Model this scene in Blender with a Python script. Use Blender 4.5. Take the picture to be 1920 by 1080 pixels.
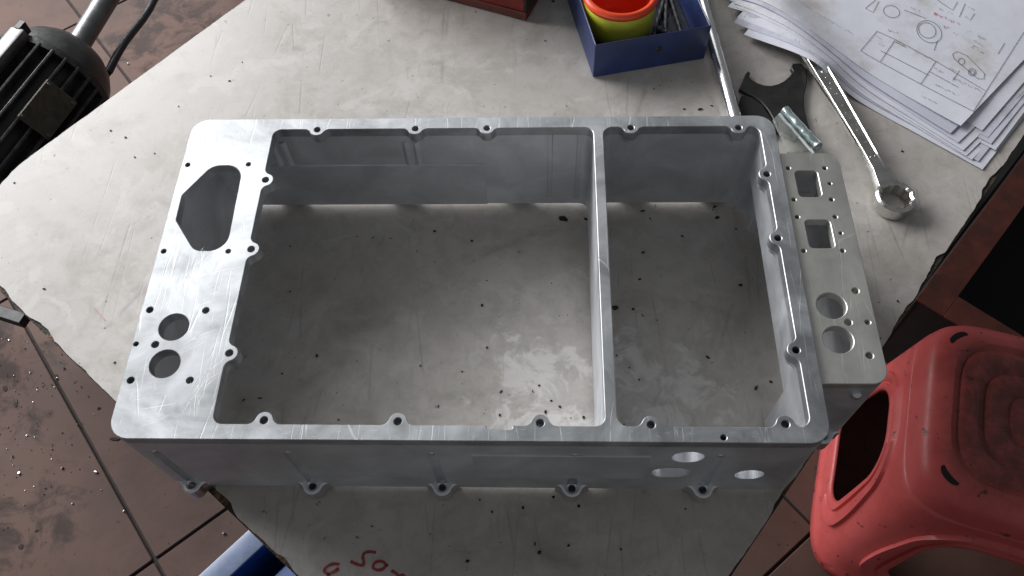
import bpy, bmesh, math, random
from mathutils import Vector, Matrix, Euler, noise
random.seed(7)
C = bpy.context.scene.collection
scn = bpy.context.scene
for o in list(bpy.data.objects): bpy.data.objects.remove(o)

# ---------------------------------------------------------------- camera, light, exposure
CAM_LOC = Vector((.2737, -.1717, .5913)); CAM_ROT = Euler((.5240, .0316, .0184), 'XYZ'); FPX = 1543.84
cd = bpy.data.cameras.new('camera'); cam = bpy.data.objects.new('camera', cd); C.objects.link(cam)
cam.location = CAM_LOC; cam.rotation_euler = CAM_ROT
cd.sensor_width = 36; cd.lens = FPX/1920*36; cd.clip_start = .01; cd.clip_end = 60
scn.camera = cam
w = bpy.data.worlds.new('World'); scn.world = w; w.use_nodes = True
w.node_tree.nodes['Background'].inputs[0].default_value = (.95, .97, 1.0, 1)
w.node_tree.nodes['Background'].inputs[1].default_value = .135

def area(name, loc, target, sx, sy, power, col):
    l = bpy.data.lights.new(name, 'AREA'); l.shape = 'RECTANGLE'; l.size = sx; l.size_y = sy
    l.energy = power; l.color = col
    o = bpy.data.objects.new(name, l); C.objects.link(o); o.location = loc
    o.rotation_euler = (Vector(target)-Vector(loc)).to_track_quat('-Z', 'Y').to_euler()
    return o
area('window_light', (-1.95, 1.85, 1.22), (.1, .15, 0), 2.3, 1.5, 138, (.985, .99, 1.0))
area('back_fill_light', (-.45, 2.7, 1.75), (.25, .15, 0), 1.9, 1.0, 10, (.98, .985, 1.0))  # added fill lamp from behind for the bays, not a known window
scn.view_settings.view_transform = 'Standard'; scn.view_settings.look = 'None'
scn.view_settings.gamma = 1; scn.view_settings.use_curve_mapping = False
scn.view_settings.exposure = .2
scn.render.engine = 'CYCLES'

FZ = -.62      # floor height below the table top
RM = CAM_ROT.to_matrix()
def U(x, y, z=0):
    "survey: point at height z seen at photo pixel x,y"
    d = RM @ Vector(((x-960)/FPX, -(y-540)/FPX, -1)); t = (z-CAM_LOC.z)/d.z
    return CAM_LOC + t*d

# ---------------------------------------------------------------- scene helpers
def tag(o, label=None, cat=None, group=None, kind=None):
    if label: o['label'] = label
    if cat: o['category'] = cat
    if group: o['group'] = group
    if kind: o['kind'] = kind
    return o
def thing(name, label, cat, loc=(0, 0, 0), rz=0, group=None):
    o = bpy.data.objects.new(name, None); C.objects.link(o); o.location = loc; o.rotation_euler = (0, 0, rz)
    o.empty_display_size = .02
    return tag(o, label, cat, group)
def link(name, me, m, parent=None, loc=(0, 0, 0), rot=(0, 0, 0)):
    o = bpy.data.objects.new(name, me); C.objects.link(o)
    if m and not me.materials: me.materials.append(m)
    o.parent = parent; o.location = loc; o.rotation_euler = rot
    return o
def obj(name, bm, m, parent=None, loc=(0, 0, 0), rot=(0, 0, 0), smooth=35):
    bmesh.ops.recalc_face_normals(bm, faces=bm.faces)
    me = bpy.data.meshes.new(name); bm.to_mesh(me); bm.free()
    if smooth:
        me.polygons.foreach_set('use_smooth', [True]*len(me.polygons))
        me.set_sharp_from_angle(angle=math.radians(smooth))
    return link(name, me, m, parent, loc, rot)
def box(bm, x0, x1, y0, y1, z0, z1, mat=None):
    r = bmesh.ops.create_cube(bm, size=1)
    M = Matrix.Translation(((x0+x1)/2, (y0+y1)/2, (z0+z1)/2)) @ Matrix.Diagonal((x1-x0, y1-y0, z1-z0, 1))
    if mat: M = mat @ M
    bmesh.ops.transform(bm, matrix=M, verts=r['verts']); return r['verts']
def bevel(bm, d, seg=2):
    bmesh.ops.bevel(bm, geom=[e for e in bm.edges], offset=d, segments=seg, affect='EDGES', profile=.5)
def cyl(bm, r0, r1, a, b, seg=24, caps=True):
    a = Vector(a); b = Vector(b); d = b-a
    r = bmesh.ops.create_cone(bm, cap_ends=caps, segments=seg, radius1=r0, radius2=r1, depth=d.length)
    M = Matrix.Translation((a+b)/2) @ d.to_track_quat('Z', 'Y').to_matrix().to_4x4()
    bmesh.ops.transform(bm, matrix=M, verts=r['verts'])
def lathe(bm, prof, seg=40, mat=None):
    rings = []
    for r, z in prof:
        rings.append([bm.verts.new((r*math.cos(2*math.pi*i/seg), r*math.sin(2*math.pi*i/seg), z)) for i in range(seg)])
    for a, b in zip(rings, rings[1:]):
        for i in range(seg):
            bm.faces.new((a[i], a[(i+1) % seg], b[(i+1) % seg], b[i]))
    if mat: bmesh.ops.transform(bm, matrix=mat, verts=[v for r in rings for v in r])
    return rings
def tube(bm, pts, r, seg=10):
    pts = [Vector(p) for p in pts]; rings = []
    for i, p in enumerate(pts):
        d = (pts[min(i+1, len(pts)-1)]-pts[max(i-1, 0)]).normalized()
        q = d.to_track_quat('Z', 'Y')
        rr = r[i] if isinstance(r, (list, tuple)) else r
        rings.append([bm.verts.new(p + q @ Vector((rr*math.cos(2*math.pi*k/seg), rr*math.sin(2*math.pi*k/seg), 0))) for k in range(seg)])
    for a, b in zip(rings, rings[1:]):
        for k in range(seg): bm.faces.new((a[k], a[(k+1) % seg], b[(k+1) % seg], b[k]))
    bm.faces.new(rings[0][::-1]); bm.faces.new(rings[-1])
def sarea(l): return .5*sum(l[i][0]*l[(i+1) % len(l)][1]-l[(i+1) % len(l)][0]*l[i][1] for i in range(len(l)))
def offs(l, d):
    n = len(l); out = []
    for i in range(n):
        p = Vector(l[i]); a = (p-Vector(l[i-1])); b = (Vector(l[(i+1) % n])-p)
        a.normalize(); b.normalize()
        na = Vector((-a.y, a.x)); nb = Vector((-b.y, b.x)); m = na+nb
        if m.length < 1e-6: m = na
        m.normalize(); k = max(m.dot(na), .5)
        out.append(tuple(p+m*(d/k)))
    return out
def clean(l):
    out = []
    for p in l:
        if not out or (Vector(p)-Vector(out[-1])).length > 2e-5: out.append(tuple(p))
    if (Vector(out[0])-Vector(out[-1])).length < 2e-5: out.pop()
    return out
def prism(bm, outer, holes=(), z0=0, z1=1, ct=0, cb=0):
    "solid between two heights from an outline with holes, chamfers ct (top) and cb (bottom)"
    loops = []
    for i, l in enumerate([outer]+list(holes)):
        l = clean([tuple(p[:2]) for p in l])
        if (sarea(l) > 0) != (i == 0): l = l[::-1]
        loops.append(l)
    te, be = [], []
    for l in loops:
        lev = [(offs(l, cb), z0)] if cb else []
        lev += [(l, z0+cb), (l, z1-ct)]
        if ct: lev.append((offs(l, ct), z1))
        rings = [[bm.verts.new((x, y, z)) for x, y in q] for q, z in lev]
        n = len(l)
        for a, b in zip(rings, rings[1:]):
            for i in range(n): bm.faces.new((a[i], a[(i+1) % n], b[(i+1) % n], b[i]))
        for i in range(n):
            be.append(bm.edges.get((rings[0][i], rings[0][(i+1) % n])))
            te.append(bm.edges.get((rings[-1][i], rings[-1][(i+1) % n])))
    for es in (te, be):
        bmesh.ops.triangle_fill(bm, use_beauty=True, use_dissolve=False, edges=es)
def circ(cx, cy, r, n=24, a0=0): return [(cx+r*math.cos(a0+2*math.pi*i/n), cy+r*math.sin(a0+2*math.pi*i/n)) for i in range(n)]
def rpoly(pts, rad, seg=6):
    n = len(pts); out = []
    for i in range(n):
        p = Vector(pts[i][:2]); a = (Vector(pts[i-1][:2])-p).normalized(); b = (Vector(pts[(i+1) % n][:2])-p).normalized()
        r = rad[i] if isinstance(rad, (list, tuple)) else rad
        if r <= 0: out.append(tuple(p)); continue
        ang = a.angle(b); t = r/math.tan(ang/2); c = p+(a+b).normalized()*(r/math.sin(ang/2))
        p0 = p+a*t-c; p1 = p+b*t-c
        s = p0.angle_signed(p1)      # clockwise positive in mathutils
        for k in range(seg+1):
            th = -s*k/seg
            out.append((c.x+p0.x*math.cos(th)-p0.y*math.sin(th), c.y+p0.x*math.sin(th)+p0.y*math.cos(th)))
    return out
def rrect(x0, x1, y0, y1, r, seg=8): return rpoly([(x0, y0), (x1, y0), (x1, y1), (x0, y1)], r, seg)
def lugprof(r, h, rf, n=9):
    "(s, depth) of a rounded ear on a straight edge: ear circle radius r centred at depth h, fillets rf"
    dx = math.sqrt((r+rf)**2-(rf-h)**2); pts = []
    fx, fy = -dx, rf
    a1 = math.atan2(h-fy, -fx)                      # towards ear centre
    a0 = -math.pi/2
    for k in range(n+1):
        a = a0+(a1-a0)*k/n; pts.append((fx+rf*math.cos(a), fy+rf*math.sin(a)))
    b0 = math.atan2(fy-h, fx)
    if b0 < 0: b0 += 2*math.pi
    b1 = math.pi-b0
    for k in range(1, 2*n):
        a = b0+(b1-b0)*k/(2*n); pts.append((r*math.cos(a), h+r*math.sin(a)))
    pts += [(-s, d) for s, d in pts[:n+1]][::-1]
    return pts
def bay(x0, x1, y0, y1, rc, lugs=None, r=.0058, rf=.0055, dh=0, seg=8, extra=None):
    """rectangular opening, counter-clockwise, rounded corners, ears growing inwards.
    lugs: dict side -> list of (position, depth of hole centre); extra: dict side -> list of local profiles"""
    lugs = lugs or {}; extra = extra or {}
    out = []
    sides = [('b', (x0, y0), (1, 0), (0, 1), x1-x0), ('r', (x1, y0), (0, 1), (-1, 0), y1-y0),
             ('t', (x1, y1), (-1, 0), (0, -1), x1-x0), ('l', (x0, y1), (0, -1), (1, 0), y1-y0)]
    for k, o, d, n, L in sides:
        o = Vector(o); d = Vector(d); n = Vector(n)
        items = []
        for pos, h in lugs.get(k, []):
            q = Vector((pos, y0 if k == 'b' else y1)) if k in 'bt' else Vector((x0 if k == 'l' else x1, pos))
            s0 = (q-o).dot(d); items.append((s0, [(s0+s, dd) for s, dd in lugprof(r, h+dh, rf)]))
        for pos, prof in extra.get(k, []):
            q = Vector((pos, 0)) if k in 'bt' else Vector((0, pos))
            s0 = (q-o).dot(d) if k in 'bt' else (Vector((o.x, pos))-o).dot(d)
            items.append((s0, [(s0+s, dd) for s, dd in prof]))
        # corner arc
        c = o+d*rc+n*rc
        for j in range(seg+1):
            a = math.pi/2*j/seg
            out.append(tuple(c-d*rc*math.cos(a)-n*rc*math.sin(a)))
        for s0, pr in sorted(items):
            out += [tuple(o+d*s+n*dd) for s, dd in pr]
    return out

# ---------------------------------------------------------------- materials
def nt(name):
    m = bpy.data.materials.new(name); m.use_nodes = True
    t = m.node_tree; return m, t, t.nodes['Principled BSDF']
def N(t, typ, **kw):
    n = t.nodes.new(typ)
    for k, v in kw.items():
        if k in n.inputs: n.inputs[k].default_value = v
        else: setattr(n, k, v)
    return n
def L(t, a, b): t.links.new(a, b)
def coords(t, scale=(1, 1, 1), rot=(0, 0, 0), world=False):
    mp = N(t, 'ShaderNodeMapping')
    if world: g = N(t, 'ShaderNodeNewGeometry'); L(t, g.outputs['Position'], mp.inputs['Vector'])
    else: g = N(t, 'ShaderNodeTexCoord'); L(t, g.outputs['Object'], mp.inputs['Vector'])
    mp.inputs['Scale'].default_value = scale; mp.inputs['Rotation'].default_value = rot
    return mp.outputs[0]
def nz(t, co, scale, detail=4, rough=.55, dist=0):
    n = N(t, 'ShaderNodeTexNoise'); n.inputs['Scale'].default_value = scale; n.inputs['Detail'].default_value = detail
    n.inputs['Roughness'].default_value = rough; n.inputs['Distortion'].default_value = dist
    L(t, co, n.inputs['Vector']); return n.outputs['Fac']
def ramp(t, fac, stops, interp='LINEAR'):
    r = N(t, 'ShaderNodeValToRGB'); r.color_ramp.interpolation = interp
    e = r.color_ramp.elements
    while len(e) < len(stops): e.new(.5)
    for q, (p, c) in zip(e, stops):
        q.position = p; q.color = (c, c, c, 1) if not isinstance(c, (tuple, list)) else (*c, 1)
    L(t, fac, r.inputs[0]); return r.outputs['Color']
def mixc(t, fac, a, b, mode='MIX'):
    m = N(t, 'ShaderNodeMix', data_type='RGBA', blend_type=mode)
    for s, v in ((m.inputs[0], fac), (m.inputs[6], a), (m.inputs[7], b)):
        if hasattr(v, 'links'): L(t, v, s)
        elif isinstance(v, (int, float)): s.default_value = v
        else: s.default_value = (*v, 1)
    return m.outputs[2]
def mth(t, op, a, b=0):
    m = N(t, 'ShaderNodeMath', operation=op)
    for s, v in ((m.inputs[0], a), (m.inputs[1], b)):
        if hasattr(v, 'links'): L(t, v, s)
        else: s.default_value = v
    return m.outputs[0]
def bump(t, b, h, strength=.3, dist=.001):
    n = N(t, 'ShaderNodeBump'); n.inputs['Strength'].default_value = strength; n.inputs['Distance'].default_value = dist
    L(t, h, n.inputs['Height']); L(t, n.outputs[0], b.inputs['Normal'])

def plain(name, col, rough=.5, metal=0, var=.25, scale=60, bmp=.15, coat=0, dirt=None, dirt_amt=.5):
    m, t, b = nt(name); co = coords(t)
    n = nz(t, co, scale, 6, .6)
    c = mixc(t, ramp(t, n, [(.3, 0), (.7, 1)]), [x*(1-var) for x in col], [min(1, x*(1+var*.6)) for x in col])
    if dirt:
        n2 = nz(t, co, scale*.35, 8, .7)
        c = mixc(t, ramp(t, n2, [(.5, 0), (.68, dirt_amt)]), c, dirt)
    L(t, c, b.inputs['Base Color']); b.inputs['Metallic'].default_value = metal
    L(t, ramp(t, n, [(.2, max(0, rough-.1)), (.8, min(1, rough+.1))]), b.inputs['Roughness'])
    if coat: b.inputs['Coat Weight'].default_value = coat
    bump(t, b, nz(t, co, scale*4, 4), bmp, .0006)
    return m

def aluminium(name, tint=(.80, .82, .84), rough=.34, grain=(1, 1, 1), scratch=0, bands=0, stain=.12, metal=.9, bmp=.18):
    m, t, b = nt(name)
    co = coords(t); g = nz(t, coords(t, grain), 900, 3, .6)
    blot = nz(t, co, 22, 6, .62, .6); fine = nz(t, co, 160, 5, .65)
    c = mixc(t, ramp(t, blot, [(.35, 0), (.66, 1)]), [x*(1-stain) for x in tint], tint)
    c = mixc(t, ramp(t, g, [(.3, 0), (.7, .18)]), c, [x*.72 for x in tint])
    r = mth(t, 'ADD', mth(t, 'MULTIPLY', blot, .22), rough-.11)
    r = mth(t, 'ADD', r, mth(t, 'MULTIPLY', mth(t, 'SUBTRACT', fine, .5), .14))
    if bands:
        bd = N(t, 'ShaderNodeTexWave', wave_type='BANDS', bands_direction='X', wave_profile='SIN')
        bd.inputs['Scale'].default_value = bands; bd.inputs['Distortion'].default_value = .6; bd.inputs['Detail'].default_value = 1
        bd.inputs['Detail Scale'].default_value = .3
        L(t, coords(t, (1, .12, 1)), bd.inputs['Vector'])
        r = mth(t, 'ADD', r, mth(t, 'MULTIPLY', bd.outputs['Fac'], .05))
        c = mixc(t, mth(t, 'MULTIPLY', bd.outputs['Fac'], .12), c, [x*.6 for x in tint])
    h = g
    if scratch:
        tot = None
        for i, (ang, sc, th) in enumerate([(.22, 26, .009), (.75, 18, .005), (-.25, 15, .005), (.35, 34, .008), (.12, 44, .009), (1.2, 22, .006)]):
            v = N(t, 'ShaderNodeTexVoronoi', feature='DISTANCE_TO_EDGE'); v.inputs['Scale'].default_value = sc
            wob = N(t, 'ShaderNodeVectorMath', operation='ADD')
            nn = N(t, 'ShaderNodeTexNoise'); nn.inputs['Scale'].default_value = 9
            L(t, co, nn.inputs['Vector'])
            sca = N(t, 'ShaderNodeVectorMath', operation='SCALE'); sca.inputs['Scale'].default_value = .012
            L(t, nn.outputs['Color'], sca.inputs[0])
            L(t, coords(t, (1.5, .13, 1), (0, 0, ang)), wob.inputs[0]); L(t, sca.outputs[0], wob.inputs[1])
            L(t, wob.outputs[0], v.inputs['Vector'])
            line = ramp(t, v.outputs['Distance'], [(0, 1), (th, 0)])
            gate = ramp(t, nz(t, coords(t, (1, 1, 1), (0, 0, i)), 14+3*i, 3), [(.52, 0), (.62, 1)])
            s = mth(t, 'MULTIPLY', line, gate)
            tot = s if tot is None else mth(t, 'MAXIMUM', tot, s)
        r = mth(t, 'ADD', r, mth(t, 'MULTIPLY', tot, .3*scratch))
        c = mixc(t, mth(t, 'MULTIPLY', tot, .7*scratch), c, (.95, .96, .97))
        h = mth(t, 'SUBTRACT', mth(t, 'MULTIPLY', g, .35), mth(t, 'MULTIPLY', tot, 1.2))
    L(t, c, b.inputs['Base Color']); L(t, r, b.inputs['Roughness']); b.inputs['Metallic'].default_value = metal
    bump(t, b, h, bmp, .0004)
    return m

M = {}
M['alu_top'] = aluminium('aluminium_face', (.60, .62, .64), .52, (.02, 1, 1), scratch=.4, stain=.5, metal=.9)
M['alu_wall'] = aluminium('aluminium_wall', (.80, .82, .85), .57, (.03, .03, 1), stain=.24, metal=.97, bmp=.6)
M['alu_ledge'] = aluminium('aluminium_ledge', (.68, .675, .63), .45, (1, .02, 1), bands=14, scratch=.15, stain=.15)
M['alu_lug'] = aluminium('aluminium_lug', (.80, .82, .84), .30, (.03, .03, 1), stain=.15, metal=.97, bmp=.3)
M['chrome'] = plain('chrome', (.86, .86, .86), .2, 1, .08, 40, .05)
M['chrome_worn'] = plain('chrome_worn', (.70, .69, .66), .22, 1, .2, 90, .12, dirt=(.25, .23, .2), dirt_amt=.35)
M['blue_paint'] = plain('blue_paint', (.018, .032, .115), .38, 0, .3, 50, .2, dirt=(.02, .02, .03), dirt_amt=.6)
M['navy_inside'] = plain('navy_inside', (.012, .016, .04), .5, 0, .3, 60, .2)
M['yellow_plastic'] = plain('yellow_plastic', (.70, .72, .07), .36, 0, .1, 40, .06, dirt=(.3, .28, .05), dirt_amt=.4)
M['orange_plastic'] = plain('orange_plastic', (.75, .07, .018), .33, 0, .12, 50, .06)
M['red_paint'] = plain('red_paint', (.23, .022, .018), .42, 0, .3, 55, .2, dirt=(.1, .05, .045), dirt_amt=.7)
M['dark_red_paint'] = plain('dark_red_paint', (.125, .030, .019), .55, 0, .35, 40, .25, dirt=(.03, .02, .016), dirt_amt=.8)
M['black_steel'] = plain('black_steel', (.022, .021, .022), .48, .3, .4, 90, .3, dirt=(.05, .047, .045), dirt_amt=.5)
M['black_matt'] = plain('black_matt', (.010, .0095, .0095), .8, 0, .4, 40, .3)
M['rubber'] = plain('rubber', (.014, .015, .02), .4, 0, .3, 60, .1)
M['motor_paint'] = plain('motor_paint', (.042, .043, .043), .40, .2, .4, 60, .35, dirt=(.085, .08, .075), dirt_amt=.6)
M['motor_fin'] = plain('motor_fin', (.06, .061, .062), .40, .35, .5, 50, .4, dirt=(.24, .235, .23), dirt_amt=.7)
M['steel_grey'] = plain('steel_grey', (.20, .205, .21), .38, .7, .25, 50, .2, dirt=(.08, .08, .08), dirt_amt=.4)
M['brass_plate'] = plain('nameplate_metal', (.085, .078, .06), .45, .5, .4, 120, .4)
M['paper'] = plain('paper', (.66, .67, .74), .75, 0, .07, 30, .05, dirt=(.40, .36, .30), dirt_amt=.75)
M['paper_grey'] = plain('paper_grey', (.56, .57, .66), .75, 0, .1, 25, .05, dirt=(.22, .19, .17), dirt_amt=.85)
M['ink'] = plain('ink', (.13, .13, .15), .7, 0, .3, 300, 0)
M['red_ink'] = plain('red_ink', (.60, .13, .11), .7, 0, .3, 300, 0)
M['marker_red'] = plain('marker_red', (.33, .028, .032), .5, 0, .45, 220, .05, dirt=(.22, .16, .15), dirt_amt=.7)
M['marker_faint'] = plain('marker_faint', (.52, .33, .31), .6, 0, .2, 200, .05)
M['flake'] = plain('dark_flake', (.020, .015, .012), .8, 0, .5, 300, .3)
M['pale_spot'] = plain('pale_residue', (.46, .455, .43), .42, 0, .08, 200, .1)
M['white_chip'] = plain('aluminium_swarf', (.75, .76, .78), .3, 1, .2, 200, .2)
M['blue_bin'] = plain('blue_plastic', (.018, .085, .36), .33, 0, .2, 30, .08, dirt=(.012, .04, .16), dirt_amt=.6)
M['blue_rim'] = plain('pale_blue_rim', (.20, .25, .38), .35, 0, .2, 40, .1, dirt=(.17, .2, .32), dirt_amt=.6)

def stool_mat():
    m, t, b = nt('stool_red_plastic'); co = coords(t)
    n = nz(t, co, 14, 7, .65); n2 = nz(t, co, 55, 6, .7)
    c = mixc(t, ramp(t, n, [(.35, 0), (.65, 1)]), (.55, .085, .080), (.64, .118, .114))
    # grime rubbed into the middle of the seat
    sep = N(t, 'ShaderNodeSeparateXYZ'); L(t, co, sep.inputs[0])
    rad = mth(t, 'POWER', mth(t, 'ADD', mth(t, 'POWER', mth(t, 'ABSOLUTE', sep.outputs[0]), 3), mth(t, 'POWER', mth(t, 'ABSOLUTE', sep.outputs[1]), 3)), 1/3)
    rad = mth(t, 'ADD', rad, mth(t, 'MULTIPLY', mth(t, 'SUBTRACT', n, .5), .06))
    top = ramp(t, sep.outputs[2], [(.29, 0), (.305, 1)])
    g = mth(t, 'MULTIPLY', ramp(t, rad, [(.080, 1), (.112, 0)]), top)
    g = mth(t, 'MULTIPLY', g, ramp(t, n2, [(.3, .55), (.55, 1)]))
    c = mixc(t, g, c, (.165, .042, .034))
    spots = ramp(t, nz(t, co, 75, 3, .6), [(.66, 0), (.70, .85)])
    c = mixc(t, spots, c, (.06, .02, .018))
    L(t, c, b.inputs['Base Color']); L(t, ramp(t, n2, [(.3, .34), (.7, .52)]), b.inputs['Roughness'])
    bump(t, b, nz(t, co, 300, 3), .15, .0005); return m
M['stool'] = stool_mat()

def laminate_mat():
    m, t, b = nt('grey_laminate'); co = coords(t, world=True)
    a = nz(t, co, 9, 8, .62, .4); f = nz(t, co, 55, 8, .68, .5); s = nz(t, co, 260, 5, .7)
    c = mixc(t, ramp(t, a, [(.32, 0), (.68, 1)]), (.415, .387, .360), (.50, .470, .442))
    c = mixc(t, ramp(t, f, [(.36, .42), (.55, 0)]), c, (.305, .28, .248))
    c = mixc(t, ramp(t, nz(t, coords(t, (1, 1, 1), (0, 0, 1.), True), 24, 6, .62, .8), [(.565, 0), (.60, .28)]), c, (.58, .565, .54))
    c = mixc(t, ramp(t, nz(t, coords(t, (1, 1, 1), (0, 0, 2.2), True), 13, 7, .7, .6), [(.53, 0), (.68, .55)]), c, (.27, .26, .21))
    c = mixc(t, ramp(t, s, [(.60, 0), (.72, .5)]), c, (.19, .175, .15))
    c = mixc(t, ramp(t, nz(t, coords(t, (1, 1, 1), (0, 0, .6), True), 120, 4, .6), [(.68, 0), (.71, .8)]), c, (.10, .085, .07))
    # dried pale residue mixed with light falling in the bays, painted as pale patches
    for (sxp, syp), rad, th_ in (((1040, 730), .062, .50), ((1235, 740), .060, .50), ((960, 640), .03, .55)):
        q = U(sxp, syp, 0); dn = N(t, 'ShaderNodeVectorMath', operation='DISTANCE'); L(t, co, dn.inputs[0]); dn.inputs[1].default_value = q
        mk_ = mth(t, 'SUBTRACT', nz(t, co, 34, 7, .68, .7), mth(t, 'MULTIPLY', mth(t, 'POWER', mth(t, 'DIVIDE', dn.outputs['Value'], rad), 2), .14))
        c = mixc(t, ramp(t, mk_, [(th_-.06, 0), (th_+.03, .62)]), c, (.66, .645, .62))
    # knife scratches
    tot = None
    for i, (ang, sc) in enumerate([(.75, 7), (-.6, 5), (1.5, 4), (.1, 6)]):
        v = N(t, 'ShaderNodeTexVoronoi', feature='DISTANCE_TO_EDGE'); v.inputs['Scale'].default_value = sc
        L(t, coords(t, (2.2, .25, 1), (0, 0, ang), True), v.inputs['Vector'])
        l = mth(t, 'MULTIPLY', ramp(t, v.outputs['Distance'], [(0, 1), (.006, 0)]), ramp(t, nz(t, co, 11+i*2, 3), [(.52, 0), (.6, 1)]))
        tot = l if tot is None else mth(t, 'MAXIMUM', tot, l)
    c = mixc(t, mth(t, 'MULTIPLY', tot, .32), c, (.16, .15, .13))
    L(t, c, b.inputs['Base Color'])
    L(t, ramp(t, f, [(.3, .30), (.7, .52)]), b.inputs['Roughness'])
    b.inputs['Specular IOR Level'].default_value = .5
    bump(t, b, mth(t, 'SUBTRACT', mth(t, 'MULTIPLY', f, .5), tot), .12, .0006); return m
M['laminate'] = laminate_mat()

def board_mat():
    m, t, b = nt('chipboard'); co = coords(t, world=True)
    v = N(t, 'ShaderNodeTexVoronoi'); v.inputs['Scale'].default_value = 420; L(t, co, v.inputs['Vector'])
    n = nz(t, co, 38, 5, .6)
    c = mixc(t, ramp(t, v.outputs['Color'], [(.2, 0), (.8, 1)]), (.06, .035, .017), (.25, .145, .062))
    c = mixc(t, ramp(t, n, [(.46, 1), (.66, 0)]), c, (.030, .025, .021))
    L(t, c, b.inputs['Base Color']); b.inputs['Roughness'].default_value = .85
    bump(t, b, v.outputs['Distance'], .6, .001); return m
M['board'] = board_mat()

def tile_mat():
    m, t, b = nt('floor_tile'); co = coords(t, world=True)
    oi = N(t, 'ShaderNodeObjectInfo')
    n = nz(t, co, 6, 7, .65, .3); f = nz(t, co, 40, 6, .7)
    c = mixc(t, ramp(t, n, [(.3, 0), (.7, 1)]), (.092, .052, .042), (.150, .092, .076))
    c = mixc(t, ramp(t, f, [(.54, 0), (.72, .6)]), c, (.10, .062, .05))
    c = mixc(t, ramp(t, nz(t, co, 2.6, 6, .7), [(.56, 0), (.75, .7)]), c, (.045, .035, .032))
    c = mixc(t, ramp(t, nz(t, co, 90, 4), [(.68, 0), (.72, .8)]), c, (.04, .03, .028))
    for (sxp, syp), rad in (((-15, 715), .16), ((10, 1000), .12), ((330, 40), .2)):
        q = U(sxp, syp, FZ); dn = N(t, 'ShaderNodeVectorMath', operation='DISTANCE'); L(t, co, dn.inputs[0]); dn.inputs[1].default_value = q
        mk_ = mth(t, 'SUBTRACT', nz(t, co, 17, 8, .7, .5), mth(t, 'MULTIPLY', mth(t, 'POWER', mth(t, 'DIVIDE', dn.outputs['Value'], rad), 2), .16))
        c = mixc(t, ramp(t, mk_, [(.42, 0), (.54, .75)]), c, (.022, .017, .015))
    c = mixc(t, mth(t, 'MULTIPLY', oi.outputs['Random'], .18), c, (.055, .034, .028))
    L(t, c, b.inputs['Base Color']); L(t, ramp(t, n, [(.3, .52), (.7, .72)]), b.inputs['Roughness']); b.inputs['Specular IOR Level'].default_value = .2
    bump(t, b, f, .15, .001); return m
M['tile'] = tile_mat()
M['grout'] = plain('dark_grout', (.018, .015, .014), .8, 0, .4, 80, .3)

# ---------------------------------------------------------------- floor (tiles, joints recessed)
fl = bmesh.new(); box(fl, -2.6, 2.6, -1.6, 3.4, FZ-.06, FZ-.004)
floor = tag(obj('floor', fl, M['grout'], smooth=0), kind='structure')
e1 = Vector((.637, -.771)); e2 = Vector((.771, .637)); org = U(290, 1050, FZ).to_2d()
TA, TB = .565, .385
tb = bmesh.new(); prism(tb, rrect(-TA/2+.0022, TA/2-.0022, -TB/2+.0022, TB/2-.0022, .003, 2), (), -.012, 0, .0012)
bmesh.ops.recalc_face_normals(tb, faces=tb.faces)
tme = bpy.data.meshes.new('tile'); tb.to_mesh(tme); tb.free(); tme.materials.append(M['tile'])
for i in range(-4, 4):
    for j in range(-4, 6):
        c = org + e1*TA*(i+.5) + e2*TB*(j+.5)
        if -1.6 < c.x < 1.6 and -.7 < c.y < 2.5:
            link('tile', tme, None, floor, (c.x, c.y, FZ+random.uniform(-.0008, .0008)), (0, 0, math.atan2(e1.y, e1.x)))

# ---------------------------------------------------------------- work table
ua = math.radians(51.6); tu = Vector((math.cos(ua), math.sin(ua))); tn = Vector((tu.y, -tu.x))
TN0, TN1, TU0, TU1 = -.3555, .352, .0155, 1.25
def tp(n, u): return tuple(tn*n+tu*u)
outline = rpoly([tp(TN0, TU0), tp(TN1, TU0), tp(TN1, TU1), tp(TN0, TU1)], [.10, .004, .004, .004], 14)
table = thing('work_table', 'grey laminate work table with chipped chipboard edges', 'table', (0, 0, FZ))
b = bmesh.new(); prism(b, outline, (), -.0205, -.0012, 0, .0008)
obj('board', b, M['board'], table, (0, 0, -FZ), smooth=0)
# laminate sheet: broken edge
bites = [(U(75, 628).to_2d(), .014, .010), (U(60, 608).to_2d(), .008, .006), (U(395, 935).to_2d(), .026, .013), (U(530, 1062).to_2d(), .009, .006),
         (U(1868, 345).to_2d(), .024, .010), (U(1752, 485).to_2d(), .013, .011), (U(1740, 520).to_2d(), .018, .006), (U(1690, 590).to_2d(), .02, .005),
         (U(1480, 940).to_2d(), .018, .005), (U(-5, 550).to_2d(), .016, .006), (U(480, 1035).to_2d(), .03, .003), (U(100, 655).to_2d(), .012, .003)]
def densify(l, step):
    out = []
    for i in range(len(l)):
        a = Vector(l[i]); bb = Vector(l[(i+1) % len(l)]); k = max(1, int((bb-a).length/step))
        out += [tuple(a.lerp(bb, j/k)) for j in range(k)]
    return out
dl = clean(densify(clean(outline), .0022)); lam = []
if sarea(dl) < 0: dl = dl[::-1]
for i, p in enumerate(dl):
    p = Vector(p); t_ = (Vector(dl[(i+1) % len(dl)])-Vector(dl[i-1])).normalized(); inn = Vector((-t_.y, t_.x))
    d = .0006+.0009*max(0, noise.noise((p.x*28, p.y*28, 3)))+.0005*abs(noise.noise((p.x*160, p.y*160, 1)))
    d += .0010*max(0, noise.noise((p.x*70, p.y*70, 9))-.15)
    for c, wd, dp in bites:
        q = (p-c).length
        if q < wd: d += .48*dp*(1-(q/wd)**2)*(.7+.5*noise.noise((p.x*110, p.y*110, 5)))
    lam.append(tuple(p+inn*max(.0005, d)))
b = bmesh.new(); prism(b, lam, (), -.0012, 0)
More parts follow.
